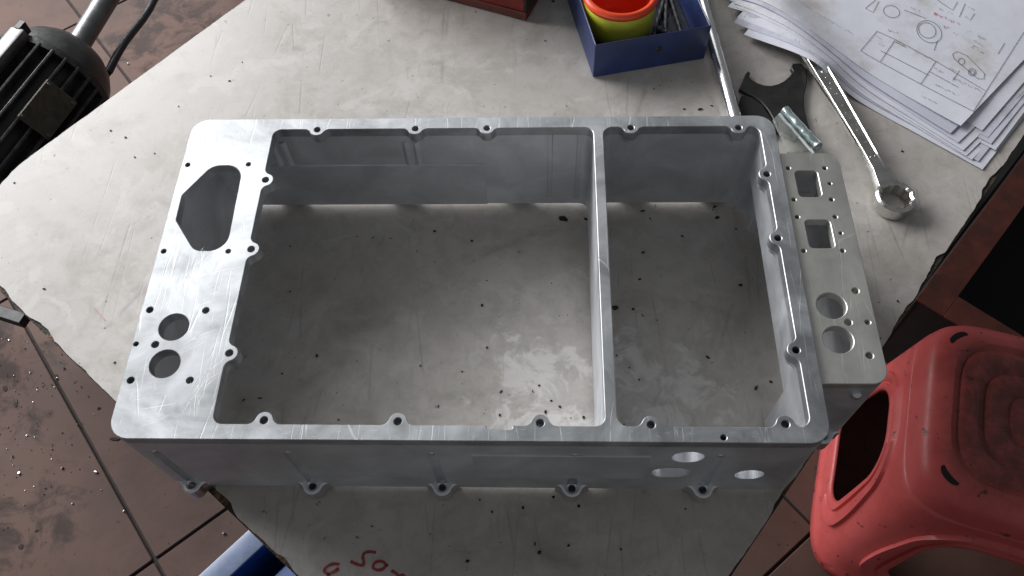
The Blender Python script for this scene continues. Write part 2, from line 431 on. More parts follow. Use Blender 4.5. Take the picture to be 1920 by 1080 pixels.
obj('laminate_top', b, M['laminate'], table, (0, 0, -FZ), smooth=0)
for n_, u_ in ((TN0+.07, TU0+.12), (TN1-.07, TU0+.12), (TN0+.07, TU1-.1), (TN1-.07, TU1-.1)):
    q = tp(n_, u_); b = bmesh.new()
    box(b, -.02, .02, -.02, .02, .002, -FZ-.0205)
    obj('leg', b, M['black_steel'], table, (*q, 0), (0, 0, ua), smooth=0)
for n_ in (TN0+.07, TN1-.07):
    a = tp(n_, TU0+.14); c = tp(n_, TU1-.12); b = bmesh.new()
    box(b, 0, (Vector(c)-Vector(a)).length, -.012, .012, -.06, -.021)
    obj('apron_rail', b, M['black_steel'], table, (*a, -FZ), (0, 0, ua), smooth=0)

# ---------------------------------------------------------------- machined aluminium housing
W_, D_, T_ = .4505, .2622, .105
ZB = .0062
hs = thing('machined_housing', 'large machined aluminium housing frame with two open bays standing on the table', 'housing')
def t2(x, y, z=T_): return U(x, y, z).to_2d()
LB = dict(x0=.0655, x1=.3128, y0=.0103, y1=.2512); RB = dict(x0=.3203, x1=.4388, y0=.0103, y1=.2515)
def lugs_for(bb, top, bot, left=(), right=()):
    d = {'t': [], 'b': [], 'l': [], 'r': []}
    for q in top: v = t2(*q); d['t'].append((v.x, bb['y1']-v.y))
    for q in bot: v = t2(*q); d['b'].append((v.x, v.y-bb['y0']))
    for q in left: v = t2(*q); d['l'].append((v.y, v.x-bb['x0']))
    for q in right: v = t2(*q); d['r'].append((v.y, bb['x1']-v.x))
    return d
LL = lugs_for(LB, [(595, 243), (779, 241), (913, 240)], [(495, 788), (746, 790), (1013, 793)], left=[(498, 337), (471, 467), (430, 662)])
RL = lugs_for(RB, [(1183, 239), (1385, 239)], [(1221, 796), (1473, 795)], right=[(1438, 326), (1459, 446), (1493, 656)])
nx0, nx1 = t2(912, 803).x, t2(961, 803).x; nxc = (nx0+nx1)/2; nh = (nx1-nx0)/2
notch = [(-nh, 0), (-nh, -.0016), (-nh+.0012, -.0026), (nh-.0012, -.0026), (nh, -.0016), (nh, 0)]
plate_holes = []
for pts, r in ([((352, 309), (466, 308), (307, 471), (428, 471)), .0018], [((281, 581), (386, 582), (245, 713), (356, 713)), .0023],
               [((291, 646),), .0024], [((255, 645),), .0016], [((1357, 820),), .0019]):
    for q in pts: v = t2(*q); plate_holes.append(circ(v.x, v.y, r, 16))
for q in ((326, 613), (309, 682)): v = t2(*q); plate_holes.append(circ(v.x, v.y, .0101, 48))
oc = [t2(*q) for q in ((341, 366), (398, 311), (456, 309), (424, 470), (364, 470), (330, 413))]
plate_holes.append(rpoly([tuple(q) for q in oc], [.004, .012, .0125, .013, .010, .005], 8))
lug_holes = []
for bb, d in ((LB, LL), (RB, RL)):
    for k, ls in d.items():
        for pos, h in ls:
            x, y = {'t': (pos, bb['y1']-h), 'b': (pos, bb['y0']+h), 'l': (bb['x0']+h, pos), 'r': (bb['x1']-h, pos)}[k]
            lug_holes.append(circ(x, y, .0025, 20))
outer = rrect(0, W_, 0, D_, .0135, 12)
# top frame
b = bmesh.new()
prism(b, outer, [bay(**LB, rc=.0065, lugs=LL, extra={'b': [(nxc, notch)]}), bay(**RB, rc=.0075, lugs=RL)]+plate_holes+lug_holes, .0965, T_, .00045, 0)
obj('top_frame', b, M['alu_top'], hs)
# hairline scratches on the wide left face
b = bmesh.new(); rs = random.Random(5)
def hair(p0, p1, wd, bow=0):
    a = t2(*p0); c = t2(*p1); d = (c-a); n = Vector((-d.y, d.x)); n.normalize(); prev = None
    for k in range(9):
        f = k/8; p = a.lerp(c, f)+n*(bow*math.sin(math.pi*f)*d.length+.00008*noise.noise((f*3, p0[0], p0[1])))
        hw = wd*(.25+.75*math.sin(math.pi*min(.97, max(.03, f))))*(1+.5*noise.noise((f*9, p0[1], 3)))/2
        r = [b.verts.new((*(p+n*hw), T_+.00003)), b.verts.new((*(p-n*hw), T_+.00003))]
        if prev: b.faces.new((prev[0], r[0], r[1], prev[1]))
        prev = r
HL = [((338, 452), (313, 540)), ((357, 477), (336, 548)), ((371, 477), (346, 550)), ((386, 474), (368, 497)), ((315, 515), (301, 585)), ((328, 515), (310, 590)), ((344, 510), (330, 580)), ((352, 515), (341, 585)), ((344, 647), (407, 617)), ((368, 775), (386, 640)),
      ((364, 785), (374, 715)), ((265, 800), (318, 777)), ((262, 768), (330, 756)), ((385, 700), (420, 672)), ((382, 718), (412, 698)), ((380, 730), (405, 708)), ((350, 760), (395, 690)), ((360, 740), (380, 705)), ((418, 490), (400, 560)), ((405, 560), (372, 572)), ((452, 430), (440, 470)), ((455, 500), (340, 530))]
for p0, p1 in HL: hair(p0, p1, .00024, rs.uniform(-.05, .05))
for p0, p1 in HL:
    for _ in range(2):
        dx, dy = rs.gauss(0, 9), rs.gauss(0, 14); f = rs.uniform(.25, .8)
        q = (p0[0]+dx, p0[1]+dy)
        if not (.008 < t2(*q).x < .0585 and .008 < t2(q[0]+(p1[0]-p0[0])*f, q[1]+(p1[1]-p0[1])*f).x < .0585 and t2(*q).y < .15 and min(t2(*q).y, t2(q[0]+(p1[0]-p0[0])*f, q[1]+(p1[1]-p0[1])*f).y) > .004): continue
        hair(q, (q[0]+(p1[0]-p0[0])*f, q[1]+(p1[1]-p0[1])*f), .00016, rs.uniform(-.05, .05))
for _ in range(70):
    x = rs.uniform(.01, .44); y = rs.uniform(.0015, .0085) if rs.random() < .5 else rs.uniform(.2530, .2600)
    d = Vector((rs.uniform(-.004, .004), rs.uniform(-.0012, .0012)))
    p = [b.verts.new((x, y, T_+.00003)), b.verts.new((x+d.x, y+d.y, T_+.00003)), b.verts.new((x+d.x+.0001, y+d.y+.00012, T_+.00003)), b.verts.new((x+.0001, y+.00012, T_+.00003))]
    b.faces.new(p)
for f in b.faces:
    if f.normal.z < 0: f.normal_flip()
o = obj('scratches', b, plain('bright_scratch', (.84, .85, .86), .58, .85, .05, 200, 0), hs, smooth=0); o['kind'] = 'stuff'
# upper wall band (short ears taper under the frame)
LW = dict(LB, x0=.0085)
def sub(d, keys): return {k: v for k, v in d.items() if k in keys}
gro = [(-.0022, 0), (-.0016, -.0011), (.0016, -.0011), (.0022, 0)]
rib = [(-.0030+.0060*k/8, .0024*math.sin(math.pi*k/8)) for k in range(9)]
ex = {'t': [(.2800, gro), (.3038-.0005, gro), (.1655, rib), (.1735, rib), (.0672, rib), (.0585, rib)]}
b = bmesh.new()
prism(b, outer, [bay(**LW, rc=.008, lugs=sub(LL, 'b'), r=.0044, rf=.005, dh=-.0008, extra={'t': ex['t'][:2]}), bay(**RB, rc=.0078, lugs=RL, r=.0046, rf=.005, dh=-.0008)], .0905, .0965)
obj('upper_wall', b, M['alu_wall'], hs)
# main wall with cutter grooves outside, three bores in the front
gx = [.0213, .1092, .2026, .2948, .3868]
gprof = [(.0036*math.cos(math.pi*k/10)*-1, .0036*math.sin(math.pi*k/10)) for k in range(11)]
outer_g = bay(0, W_, 0, D_, .0135, extra={'b': [(x, gprof) for x in gx], 't': [(x, gprof) for x in (.05, .15, .25, .35, .42)], 'l': [(y, gprof) for y in (.05, .13, .21)]}, seg=12)
def cutter():
    cb = bmesh.new()
    for x, z, r in ((.3671, .0773, .0103), (.4136, .0418, .0097)): cyl(cb, r, r, (x, -.01, z), (x, .018, z), 48)
    sl = rpoly([(.3476, .0352), (.3734, .0352), (.3734, .0548), (.3476, .0548)], .0094, 12)
    ra, rb_ = [[cb.verts.new((x, y, z)) for x, z in clean(sl)] for y in (-.01, .018)]
    cb.faces.new(ra); cb.faces.new(rb_[::-1])
    for i in range(len(ra)): cb.faces.new((ra[i-1], rb_[i-1], rb_[i], ra[i]))
    bmesh.ops.recalc_face_normals(cb, faces=cb.faces)
    me = bpy.data.meshes.new('bore_cutter'); cb.to_mesh(me); cb.free()
    o = bpy.data.objects.new('bore_cutter', me); C.objects.link(o); return o
cut = cutter()
# below z = .062 the right-hand wall is open into the ledge box
LX0, LX1, LY0, LY1, LZ = W_+.0003, .4940, .0404, .2270, .1025; ZO = .062
hl = (LY1-LY0)/2; yc = (LY1+LY0)/2; ld = LX1-W_; rk = .011
bumpo = [(-hl, 0)]+[(-hl+rk-rk*math.cos(a), -ld+rk-rk*math.sin(a)) for a in [math.pi/2*k/8 for k in range(9)]]+[(hl-rk+rk*math.sin(a), -ld+rk-rk*math.cos(a)) for a in [math.pi/2*k/8 for k in range(9)]]+[(hl, 0)]
ho0, ho1, od = .052-yc, .2205-yc, LX1-.0055-RB['x1']
openr = [(ho0, 0), (ho0, -od+.005), (ho0+.0015, -od+.0015), (ho0+.005, -od), (ho1-.005, -od), (ho1-.0015, -od+.0015), (ho1, -od+.005), (ho1, -.0092), (.2425-yc, -.0092), (.2425-yc, 0)]
outer_gc = bay(0, W_, 0, D_, .0135, extra={'b': [(x, gprof) for x in gx], 't': [(x, gprof) for x in (.05, .15, .25, .35, .42)], 'l': [(y, gprof) for y in (.05, .13, .21)], 'r': [(yc, bumpo)]}, seg=12)
outer_c = bay(0, W_, 0, D_, .0135, extra={'r': [(yc, bumpo)]}, seg=12)
layers = [(outer, ex, .080, .0905), (outer_g, ex, ZO, .080), (outer_gc, {'t': ex['t'][:2]}, .014, ZO)]
wb = bmesh.new()
for ol, exx, za, zb in layers:
    b = bmesh.new(); prism(b, ol, [bay(**LW, rc=.008, extra=exx), bay(**RB, rc=.0082, extra={'r': [(yc, openr)]} if zb <= ZO else None)], za, zb)
    bmesh.ops.remove_doubles(b, verts=b.verts, dist=1e-6)
    tmp = obj('wall_blank', b, M['alu_wall'], smooth=0)
    md = tmp.modifiers.new('bores', 'BOOLEAN'); md.object = cut; md.operation = 'DIFFERENCE'; md.solver = 'EXACT'; md.use_hole_tolerant = True
    dg = bpy.context.evaluated_depsgraph_get(); nm = bpy.data.meshes.new_from_object(tmp.evaluated_get(dg))
    wb.from_mesh(nm); print('wall layer', len(nm.vertices))
    bpy.data.objects.remove(tmp)
bpy.data.objects.remove(cut)
obj('wall', wb, M['alu_wall'], hs)
# bottom rim and feet
b = bmesh.new()
prism(b, outer_c, [bay(**LW, rc=.008), bay(**RB, rc=.0082, extra={'r': [(yc, openr)]})], ZB, .014, 0, .0006)
obj('bottom_rim', b, M['alu_wall'], hs)
b = bmesh.new(); prism(b, rrect(.1, W_-.01, -.0016, .004, .001, 2), (), ZB+.0005, ZB+.0022, .0003, .0003)
b.free()
def foot(x, y, rz, z1=.015):
    pr = lugprof(.0068, .0016, .006, 8)
    q = [(s, -d) for s, d in pr]
    b = bmesh.new(); prism(b, q+[(q[-1][0], .002), (q[0][0], .002)], [circ(0, -.0022, .0026, 16)], 0, z1, .0012, .0004)
    o = obj('foot_lug', b, M['alu_lug'], hs, (x, y, 0), (0, 0, rz))
    bb = bmesh.new(); cyl(bb, .0036, .0036, (0, -.0022, z1-.0008), (0, -.0022, z1+.0006), 20); cyl(bb, .0018, .0012, (0, -.0022, z1+.0006), (0, -.0022, z1+.0022), 6)
    bb.free()
    return o
for x in gx:
    foot(x, 0, 0)
    b = bmesh.new(); lathe(b, [(.0002, -.0030), (.0018, -.0024), (.0030, -.0008), (.0034, .0012), (.0030, .0030), (.0016, .0042), (.0002, .0045)], 20)  # shiny bead added at each groove top to catch a highlight
    obj('glint_bead', b, M['alu_lug'], hs, (x, .0024, .0790))
for x in (.05, .15, .25, .35, .42): foot(x, D_, math.pi)
for y in (.05, .13, .21): foot(0, y, -math.pi/2)
# shallow raised panel on the front, raised pad on the inside of the back wall
b = bmesh.new(); prism(b, [(.2285, .0332), (.3435, .0332), (.3435, .0795), (.2285, .0795)], (), 0, .0009, .0004)
o = obj('front_panel', b, M['alu_wall'], hs, (0, 0, 0), (math.pi/2, 0, 0))
b = bmesh.new(); prism(b, [(.012, ZB+.001), (.2262, ZB+.001), (.2262, .0618), (.012, .0618)], (), 0, .0014, .0005)
obj('inner_pad', b, M['alu_wall'], hs, (0, LB['y1'], 0), (math.pi/2, 0, 0))
# ledge on the right-hand side
def t3(x, y): return U(x, y, LZ).to_2d()
lo = rpoly([(LX0, LY0), (LX1, LY0), (LX1, LY1), (LX0, LY1)], [0, .011, .011, 0], 10)
lh = []
for q0, q1 in (((1494, 320), (1537, 369)), ((1513, 412), (1561, 465))):
    a = t3(q0[0], (q0[1]+q1[1])/2).x; c = t3(q1[0], (q0[1]+q1[1])/2).x; y1 = t3(q0[0], q0[1]).y; y0 = t3(q0[0], q1[1]).y
    lh.append(rrect(a, c, y0, y1, .0032, 6))
for q in ((1559, 573), (1571.5, 636.5)): v = t3(*q); lh.append(circ(v.x, v.y, .0099, 48))
for pts, r in ([((1478, 315), (1546.5, 315), (1488.5, 374), (1559, 374), (1495, 406.5), (1566, 406.5), (1507, 470), (1580, 470)), .0016], [((1556, 344), (1576.5, 437)), .0013],
               [((1604, 545), (1630.5, 666.5)), .0024], [((1590.6, 604),), .0025], [((1627, 604),), .0018]):
    for q in pts: v = t3(*q); lh.append(circ(v.x, v.y, r, 16))
b = bmesh.new(); prism(b, lo, lh, LZ-.007, LZ, .00045)
obj('side_ledge', b, M['alu_ledge'], hs)
li = rpoly([(LX0+.0004, LY0+.006), (LX1-.006, LY0+.006), (LX1-.006, LY1-.006), (LX0+.0004, LY1-.006)], [.002, .006, .006, .002], 6)
b = bmesh.new(); prism(b, lo, [li], ZO, LZ-.007)
obj('ledge_wall', b, M['alu_wall'], hs)
b = bmesh.new(); lathe(b, [(.0002, -.0030), (.0018, -.0024), (.0030, -.0008), (.0034, .0012), (.0030, .0030), (.0016, .0042), (.0002, .0045)], 20)  # another bead added for its glint, on the ledge front
obj('glint_bead', b, M['alu_lug'], hs, (.4775, LY0-.0006, .0850))
foot(.4775, LY0, 0); foot(LX1, .06, math.pi/2); foot(LX1, .14, math.pi/2); foot(LX1, .20, math.pi/2)

# ---------------------------------------------------------------- things on the table
# blue tray
tr_rot = math.radians(12.2); tc = U(1112, 146, 0)
tray = thing('parts_tray', 'dark blue painted steel tray holding a yellow cup', 'tray', (tc.x, tc.y, 0), tr_rot)
TW, TD, TH = .1115, .175, .0415
b = bmesh.new(); box(b, .002, TW-.002, .002, TD-.002, .0005, .0018); obj('tray_bottom', b, M['navy_inside'], tray, smooth=0)
tray_front = None
for x0, x1, y0, y1 in ((0, TW, 0, .0014), (0, TW, TD-.0014, TD), (0, .0014, .0014, TD-.0014), (TW-.0014, TW, .0014, TD-.0014)):
    b = bmesh.new(); box(b, x0, x1, y0, y1, .0005, TH); bevel(b, .0004, 1); side_ = obj('tray_side', b, M['blue_paint'], tray, smooth=0); tray_front = side_ if y0 == 0 and y1 < .01 else tray_front
b = bmesh.new(); cyl(b, .0032, .0026, (TW*.56, -.0002, .024), (TW*.56, -.0010, .024), 14); obj('rivet', b, M['black_steel'], tray_front)
# cup
cup = thing('plastic_cup', 'round yellow plastic cup with bright orange-red rim', 'cup', (.3488, .4675, .0022))
prof = [(.0005, .0005), (.0255, .0005), (.0290, .003), (.0335, .012), (.0352, .022), (.0350, .034), (.0338, .043)]
prof_i = [(.0325, .043), (.0335, .034), (.0337, .022), (.0320, .013), (.0275, .0045), (.0005, .0035)]
b = bmesh.new(); lathe(b, prof+[(.0331, .0438)], 56); obj('cup_body', b, M['yellow_plastic'], cup)
b = bmesh.new(); lathe(b, [(.0331, .0438)]+prof_i, 56); obj('cup_lining', b, M['orange_plastic'], cup)
b = bmesh.new(); lathe(b, [(.0332+.0037*math.cos(a), .0455+.0042*math.sin(a)) for a in [2*math.pi*k/16 for k in range(17)]], 64); obj('cup_rim', b, M['orange_plastic'], cup)
# dark tools in the tray
for i, (x, y, a, l, r) in enumerate([(.080, .055, 1.30, .10, .0032), (.090, .060, 1.48, .10, .0030), (.099, .045, 1.70, .09, .0026), (.086, .034, 2.5, .03, .004), (.076, .075, 1.1, .06, .0026)]):
    b = bmesh.new()
    pts = [(-l/2+l*k/30, 0, 0) for k in range(31)]
    tube(b, pts, [r*(1 if k < 9 else .80+.18*math.sin(k*1.7)) for k in range(31)], 8)
    p = Vector((x, y, 0)); p.rotate(Euler((0, 0, tr_rot)))
    lab = ['dark drill bit lying beside the yellow cup', 'dark drill bit lying in the middle of the tray', 'thin dark drill bit along the tray side', 'short steel plug at the front of the tray', 'slim dark punch touching the yellow cup'][i]
    tag(obj('drill_bit' if i != 3 else 'steel_plug', b, M['black_steel'] if i != 3 else M['steel_grey'], None, (tc.x+p.x, tc.y+p.y, .0021+r), (0, 0, a)), lab, 'tool', 'dark tools in the blue tray')
# red box
rb = U(987, 41, 0); rba = math.atan2(.5170-.4839, .1727-.2565)
rbx = thing('red_toolbox', 'red painted steel toolbox with dark base band', 'toolbox', (rb.x, rb.y, 0), rba-math.pi)
# local: corner at origin, length along -x, depth +y
b = bmesh.new(); box(b, -.19, 0, .0, .09, .0008, .010); bevel(b, .0008, 1); obj('base_band', b, M['dark_red_paint'], rbx)
b = bmesh.new(); box(b, -.188, -.003, .0015, .088, .0102, .060); bevel(b, .001, 2); obj('toolbox_body', b, M['red_paint'], rbx)
b = bmesh.new(); box(b, -.0027, .0003, .001, .089, .0104, .058); bevel(b, .0006, 1); obj('end_cap', b, M['black_steel'], rbx)
b = bmesh.new(); box(b, -.189, -.002, .0005, .089, .0604, .066); bevel(b, .0012, 2); obj('toolbox_lid', b, M['red_paint'], rbx)
# chrome bar
b = bmesh.new()
d = Vector((-.0985, 1, 0)).normalized(); p0 = Vector((.4560, .297, .0067)); p1 = p0+d*.28
cyl(b, .0066, .0066, p0+d*.001, p1-d*.001, 40); cyl(b, .0055, .0066, p0, p0+d*.001, 40); cyl(b, .0066, .0055, p1-d*.001, p1, 40)
tag(obj('steel_bar', b, M['chrome']), 'polished round steel bar lying beside the blue tray', 'bar')
# black plate with two concave arcs
pl = [(1386, 166), (1397, 140), (1403, 132), (1407, 136), (1404, 143), (1412, 150), (1421, 155), (1433, 159), (1446, 160), (1459, 157), (1471, 151), (1481, 142), (1487, 133), (1483, 126), (1487, 118), (1503, 118), (1514, 130),
      (1513, 155), (1508, 178), (1508, 200), (1514, 225), (1520, 246), (1490, 262), (1460, 246), (1450, 222), (1440, 205), (1428, 191), (1412, 179), (1396, 171)]
plw = [U(x, y, .005).to_2d() for x, y in pl]
b = bmesh.new(); prism(b, [tuple(q) for q in plw], (), .0003, .005, .0008, .0003)
tag(obj('black_plate', b, M['black_steel'], smooth=25), 'black flat steel plate with a worn concave edge', 'plate')
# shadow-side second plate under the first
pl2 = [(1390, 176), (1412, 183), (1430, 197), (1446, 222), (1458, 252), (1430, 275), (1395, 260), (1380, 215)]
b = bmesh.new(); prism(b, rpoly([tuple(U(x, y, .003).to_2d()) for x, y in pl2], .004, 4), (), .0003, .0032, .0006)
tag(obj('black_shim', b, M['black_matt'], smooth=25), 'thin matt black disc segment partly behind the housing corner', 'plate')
# clear plastic bag with rolled seam
bagm, t, bb = nt('clear_plastic'); bb.inputs['Base Color'].default_value = (.80, .82, .78, 1); bb.inputs['Roughness'].default_value = .18
bb.inputs['Transmission Weight'].default_value = .88; bb.inputs['IOR'].default_value = 1.12
bump(t, bb, nz(t, coords(t), 140, 4), .6, .002)
bag = thing('plastic_bag', 'small crumpled clear plastic bag with rolled silvery seam', 'bag', U(1490, 240, .005))
def lp(x, y, z): return U(x, y, z)-Vector(bag.location)
b = bmesh.new(); nu, nv = 14, 12
c00, c10, c11, c01 = (1448, 226), (1470, 204), (1532, 282), (1478, 290)
g = []
for i in range(nu+1):
    row = []
    for j in range(nv+1):
        u, v = i/nu, j/nv
        x = (c00[0]*(1-u)+c10[0]*u)*(1-v)+(c01[0]*(1-u)+c11[0]*u)*v; y = (c00[1]*(1-u)+c10[1]*u)*(1-v)+(c01[1]*(1-u)+c11[1]*u)*v
        z = .0062+.0015*noise.noise((x*.09, y*.09, 2))+.003*math.sin(math.pi*u)*math.sin(math.pi*v)
        row.append(b.verts.new(lp(x, y, z)))
    g.append(row)
for i in range(nu):
    for j in range(nv): b.faces.new((g[i][j], g[i+1][j], g[i+1][j+1], g[i][j+1]))
o = obj('bag_film', b, bagm, bag, smooth=60); sm = o.modifiers.new('s', 'SOLIDIFY'); sm.thickness = .0004
b = bmesh.new()
A, B = lp(1471, 206, .009), lp(1538, 279, .009)
pts = [A.lerp(B, k/16)+Vector((.0006*math.sin(k*1.9), .0006*math.cos(k*2.3), .0005*math.sin(k*3.1))) for k in range(17)]
tube(b, pts, [.0043+.00025*math.sin(k*1.3)-(.002 if k == 16 else 0) for k in range(17)], 12)
obj('rolled_seam', b, plain('silver_film', (.34, .40, .41), .2, .5, .3, 160, .5, dirt=(.12, .16, .16), dirt_amt=.8), bag, smooth=50)
b = bmesh.new(); A, B = lp(1461, 214, .0085), lp(1526, 288, .0085)
tube(b, [A.lerp(B, k/10)+Vector((0, 0, .0004*math.sin(k*2))) for k in range(11)], .0013, 8)
obj('seal_strip', b, plain('silver_strip', (.62, .66, .66), .2, .4, .2, 120, .3), bag)

# ---------------------------------------------------------------- combination wrench
rc_ = U(1680, 369, .012).to_2d(); wd = (Vector((.5300, .4300))-rc_); wa = math.atan2(wd.y, wd.x)
wr = thing('combination_wrench', 'chromed combination wrench with its jaw end under the drawings', 'wrench', (rc_.x, rc_.y, 0), wa)
b = bmesh.new()
inn = []
for k in range(48):
    a = 2*math.pi*k/48; ph = (k % 4)/4
    inn.append(((.0113+.0011*abs(2*ph-1))*math.cos(a), (.0113+.0011*abs(2*ph-1))*math.sin(a)))
prism(b, circ(0, 0, .0168, 64), [inn], .0006, .0142, .0016, .0010)
obj('ring_end', b, M['chrome_worn'], wr)
b = bmesh.new()
# shank: cross sections along x
sec = []
for x, hw, zc, th in ((.0135, .0100, .0085, .0095), (.022, .0088, .0095, .0085), (.032, .0072, .0105, .0072), (.05, .0070, .0112, .0066), (.12, .0082, .0112, .0066), (.175, .0090, .0105, .0066), (.186, .0105, .0098, .0068)):
    t_ = th/2; e = .0012
    q = [(-hw, -t_+e), (-hw+e, -t_), (hw-e, -t_), (hw, -t_+e), (hw, t_-e), (hw-e*.8, t_), (hw-2.2*e, t_), (hw-2.9*e, t_-.0009), (-hw+2.9*e, t_-.0009), (-hw+2.2*e, t_), (-hw+e*.8, t_), (-hw, t_-e)]
    if x < .03: q = [(yy, zz if abs(yy) > hw-2.3*e or zz < 0 else t_) for yy, zz in q]
    sec.append([b.verts.new((x, yy, zc+zz)) for yy, zz in q])
for s0, s1 in zip(sec, sec[1:]):
    n = len(s0)
    for k in range(n): b.faces.new((s0[k], s0[(k+1) % n], s1[(k+1) % n], s1[k]))
b.faces.new(sec[0]); b.faces.new(sec[-1])
obj('shank', b, M['chrome_worn'], wr, smooth=40)
b = bmesh.new()
jaw = [(.184, -.011), (.200, -.0175), (.214, -.019), (.230, -.0165), (.232, -.0098), (.214, -.0095), (.208, 0), (.214, .0095), (.232, .0098), (.228, .0170), (.213, .019), (.199, .0175), (.184, .011)]
prism(b, jaw, (), .0065, .0135, .001, .001); obj('open_jaw', b, M['chrome_worn'], wr)
b = bmesh.new(); rr = random.Random(3)
for k in range(16):
    x = .045+k*.0075+rr.uniform(-.001, .001)
    if k in (3, 9): continue
    for s in range(rr.choice([1, 2, 2])):
        y = rr.uniform(-.0026, .0026); zt = .0112+.0033-.0009
        v = box(b, x-.0004, x+.0004, y-.0005, y+.0005, zt-.0004, zt+.0003)
obj('embossed_marking', b, M['chrome'], wr, smooth=0)['kind'] = 'stuff'

# ---------------------------------------------------------------- drawings
def sheet(corner, ang, z0, m, curl, seed, la=.297, lb=.21):
    ca, sa = math.cos(ang), math.sin(ang); av = Vector((ca, sa)); bv = Vector((sa, -ca))
    def f(a, bq):
        p = Vector(corner)+av*a+bv*bq
        z = z0+curl*(max(0, 1-a/.07)**2*max(0, 1-bq/.09)**1.5)+.0011*noise.noise((p.x*12, p.y*12, seed*.02))+.00025*noise.noise((p.x*38, p.y*38, seed*.3+5))
        A_, B_ = Vector((.528, .408)), Vector((.505, .485)); h_ = max(0, min(1, (p-A_).dot(B_-A_)/(B_-A_).length_squared)); dd = (p-(A_+(B_-A_)*h_)).length
        z += max(0, .0170-z0*.55)*math.exp(-(dd/.034)**2)
        return Vector((p.x, p.y, z))
    b = bmesh.new(); nu, nv = 60, 42; g = []
    for i in range(nu+1): g.append([b.verts.new(f(la*i/nu, lb*j/nv)) for j in range(nv+1)])
    for i in range(nu):
        for j in range(nv): b.faces.new((g[i][j], g[i+1][j], g[i+1][j+1], g[i][j+1]))
    o = obj('drawing_sheet', b, m, smooth=0)
    s = o.modifiers.new('s', 'SOLIDIFY'); s.thickness = .00018
    return o, f
c_top = U(1800, 238, .0072).to_2d(); base_a = math.atan2(*reversed(U(1392, 0, .0072).to_2d()-c_top))
sheets = [  # right corner px, left point px, height, length, material, label
    ((1842, 318), (1388, 68), .0012, .252, 'paper', 'lowest sheet of the pile, lying on the table near the wrench ring'),
    ((1834, 303), (1393, 58), .0018, .262, 'paper_grey', 'sheet second from the bottom of the pile'),
    ((1866, 282), (1410, 42), .0024, .285, 'paper', 'sheet third from the bottom with its corner out over the table edge'),
    ((1812, 292), (1402, 36), .0031, .262, 'paper', 'sheet fourth from the bottom of the drawing pile'),
    ((1852, 258), (1420, 20), .0039, .297, 'paper_grey', 'smudged sheet in the middle of the drawing pile'),
    ((1796, 268), (1404, 18), .0046, .262, 'paper_grey', 'grey sheet just over the middle of the drawing pile'),
    ((1842, 244), (1412, 6), .0054, .297, 'paper', 'sheet third from the top, its end projecting beyond the top drawing'),
    ((1822, 300), (1398, 50), .0021, .258, 'paper', 'creased sheet low in the drawing pile'),
    ((1858, 270), (1414, 30), .0035, .290, 'paper_grey', 'grimy sheet with its corner showing at the table edge'),
    ((1806, 282), (1400, 28), .0042, .262, 'paper', 'pale sheet with smudged edge in the drawing pile'),
    ((1782, 250), (1392, 8), .0062, .297, 'paper_grey', 'creased sheet just under the top drawing'),
    ((1800, 238), (1392, 0), .0072, .297, 'paper', 'top sheet of the drawing pile, printed with a ring and title block')]
for i, (pr, pl_, z, la, m, lab) in enumerate(sheets):
    q = U(*pr, z).to_2d(); dq = U(*pl_, z).to_2d()-q
    o, f = sheet(q, math.atan2(dq.y, dq.x), z, M[m], .0022 if i == 11 else .0003*(i % 3), i*3.3, la)
    tag(o, lab, 'drawing', 'drawings piled at the table edge')
    if i == 11: top_f, top_o = f, o
# print on the top drawing
def pxy(x, y):
    "print coordinates (along a, along b) of a photo pixel on the top sheet"
    p = U(x, y, .0076).to_2d(); c = c_top; av = Vector((math.cos(base_a), math.sin(base_a))); bv = Vector((av.y, -av.x))
    return ((p-c).dot(av), (p-c).dot(bv))
def stroke(bm, pts, wd, f):
    pts = [pxy(*q) for q in pts]; dn = []
    for a, c in zip(pts, pts[1:]):
        a = Vector(a); c = Vector(c); k = max(1, int((c-a).length/.006))
        dn += [a.lerp(c, j/k) for j in range(k)]
    dn.append(Vector(pts[-1])); prev = None
    for i, p in enumerate(dn):
        d = dn[min(i+1, len(dn)-1)]-dn[max(i-1, 0)]
        if d.length < 1e-9: continue
        d.normalize(); n = Vector((-d.y, d.x))*wd/2
        r = [bm.verts.new(f(*(p+n))+Vector((0, 0, .0004))), bm.verts.new(f(*(p-n))+Vector((0, 0, .0004)))]
        if prev: bm.faces.new((prev[0], r[0], r[1], prev[1]))
        prev = r
def ell(cx, cy, rx, ry, rot=0, n=28):
    return [(cx+rx*math.cos(a)*math.cos(rot)-ry*math.sin(a)*math.sin(rot), cy+rx*math.cos(a)*math.sin(rot)+ry*math.sin(a)*math.cos(rot)) for a in [2*math.pi*k/n for k in range(n+1)]]
b = bmesh.new(); lw = .0005
def Z8(x, y): return (1380+x/3.176, y/3.176)
P8 = lambda *l: [Z8(*q) for q in l]
for s in (P8((840, 185), (740, 305)), P8((840, 185), (960, 240), (1200, 370), (1480, 540)), P8((740, 305), (1100, 500), (1410, 668)), P8((1410, 668), (1715, 190)), P8((945, 240), (860, 365)),
          P8((1190, 365), (1100, 500)), P8((1330, 420), (1290, 480)), P8((860, 300), (930, 335)), P8((900, 320), (1150, 450)), P8((1150, 425), (1320, 520)),
          P8((770, 50), (830, 0)), P8((770, 50), (815, 75), (850, 10)), P8((1200, 0), (1290, 60), (1320, 10)), P8((1365, 95), (1395, 120), (1420, 80)), P8((1600, 255), (1560, 320)), P8((1330, 100), (1365, 20)),
          P8((310, 40), (700, 215))[:1]*2, P8((1290, 320), (1320, 305), (1375, 330), (1480, 440), (1475, 470), (1440, 470), (1300, 350), (1290, 320)),
          P8((950, 250), (1010, 280)), P8((1000, 60), (1130, 110)), P8((1200, 240), (1180, 300))):
    stroke(b, s, lw, top_f)
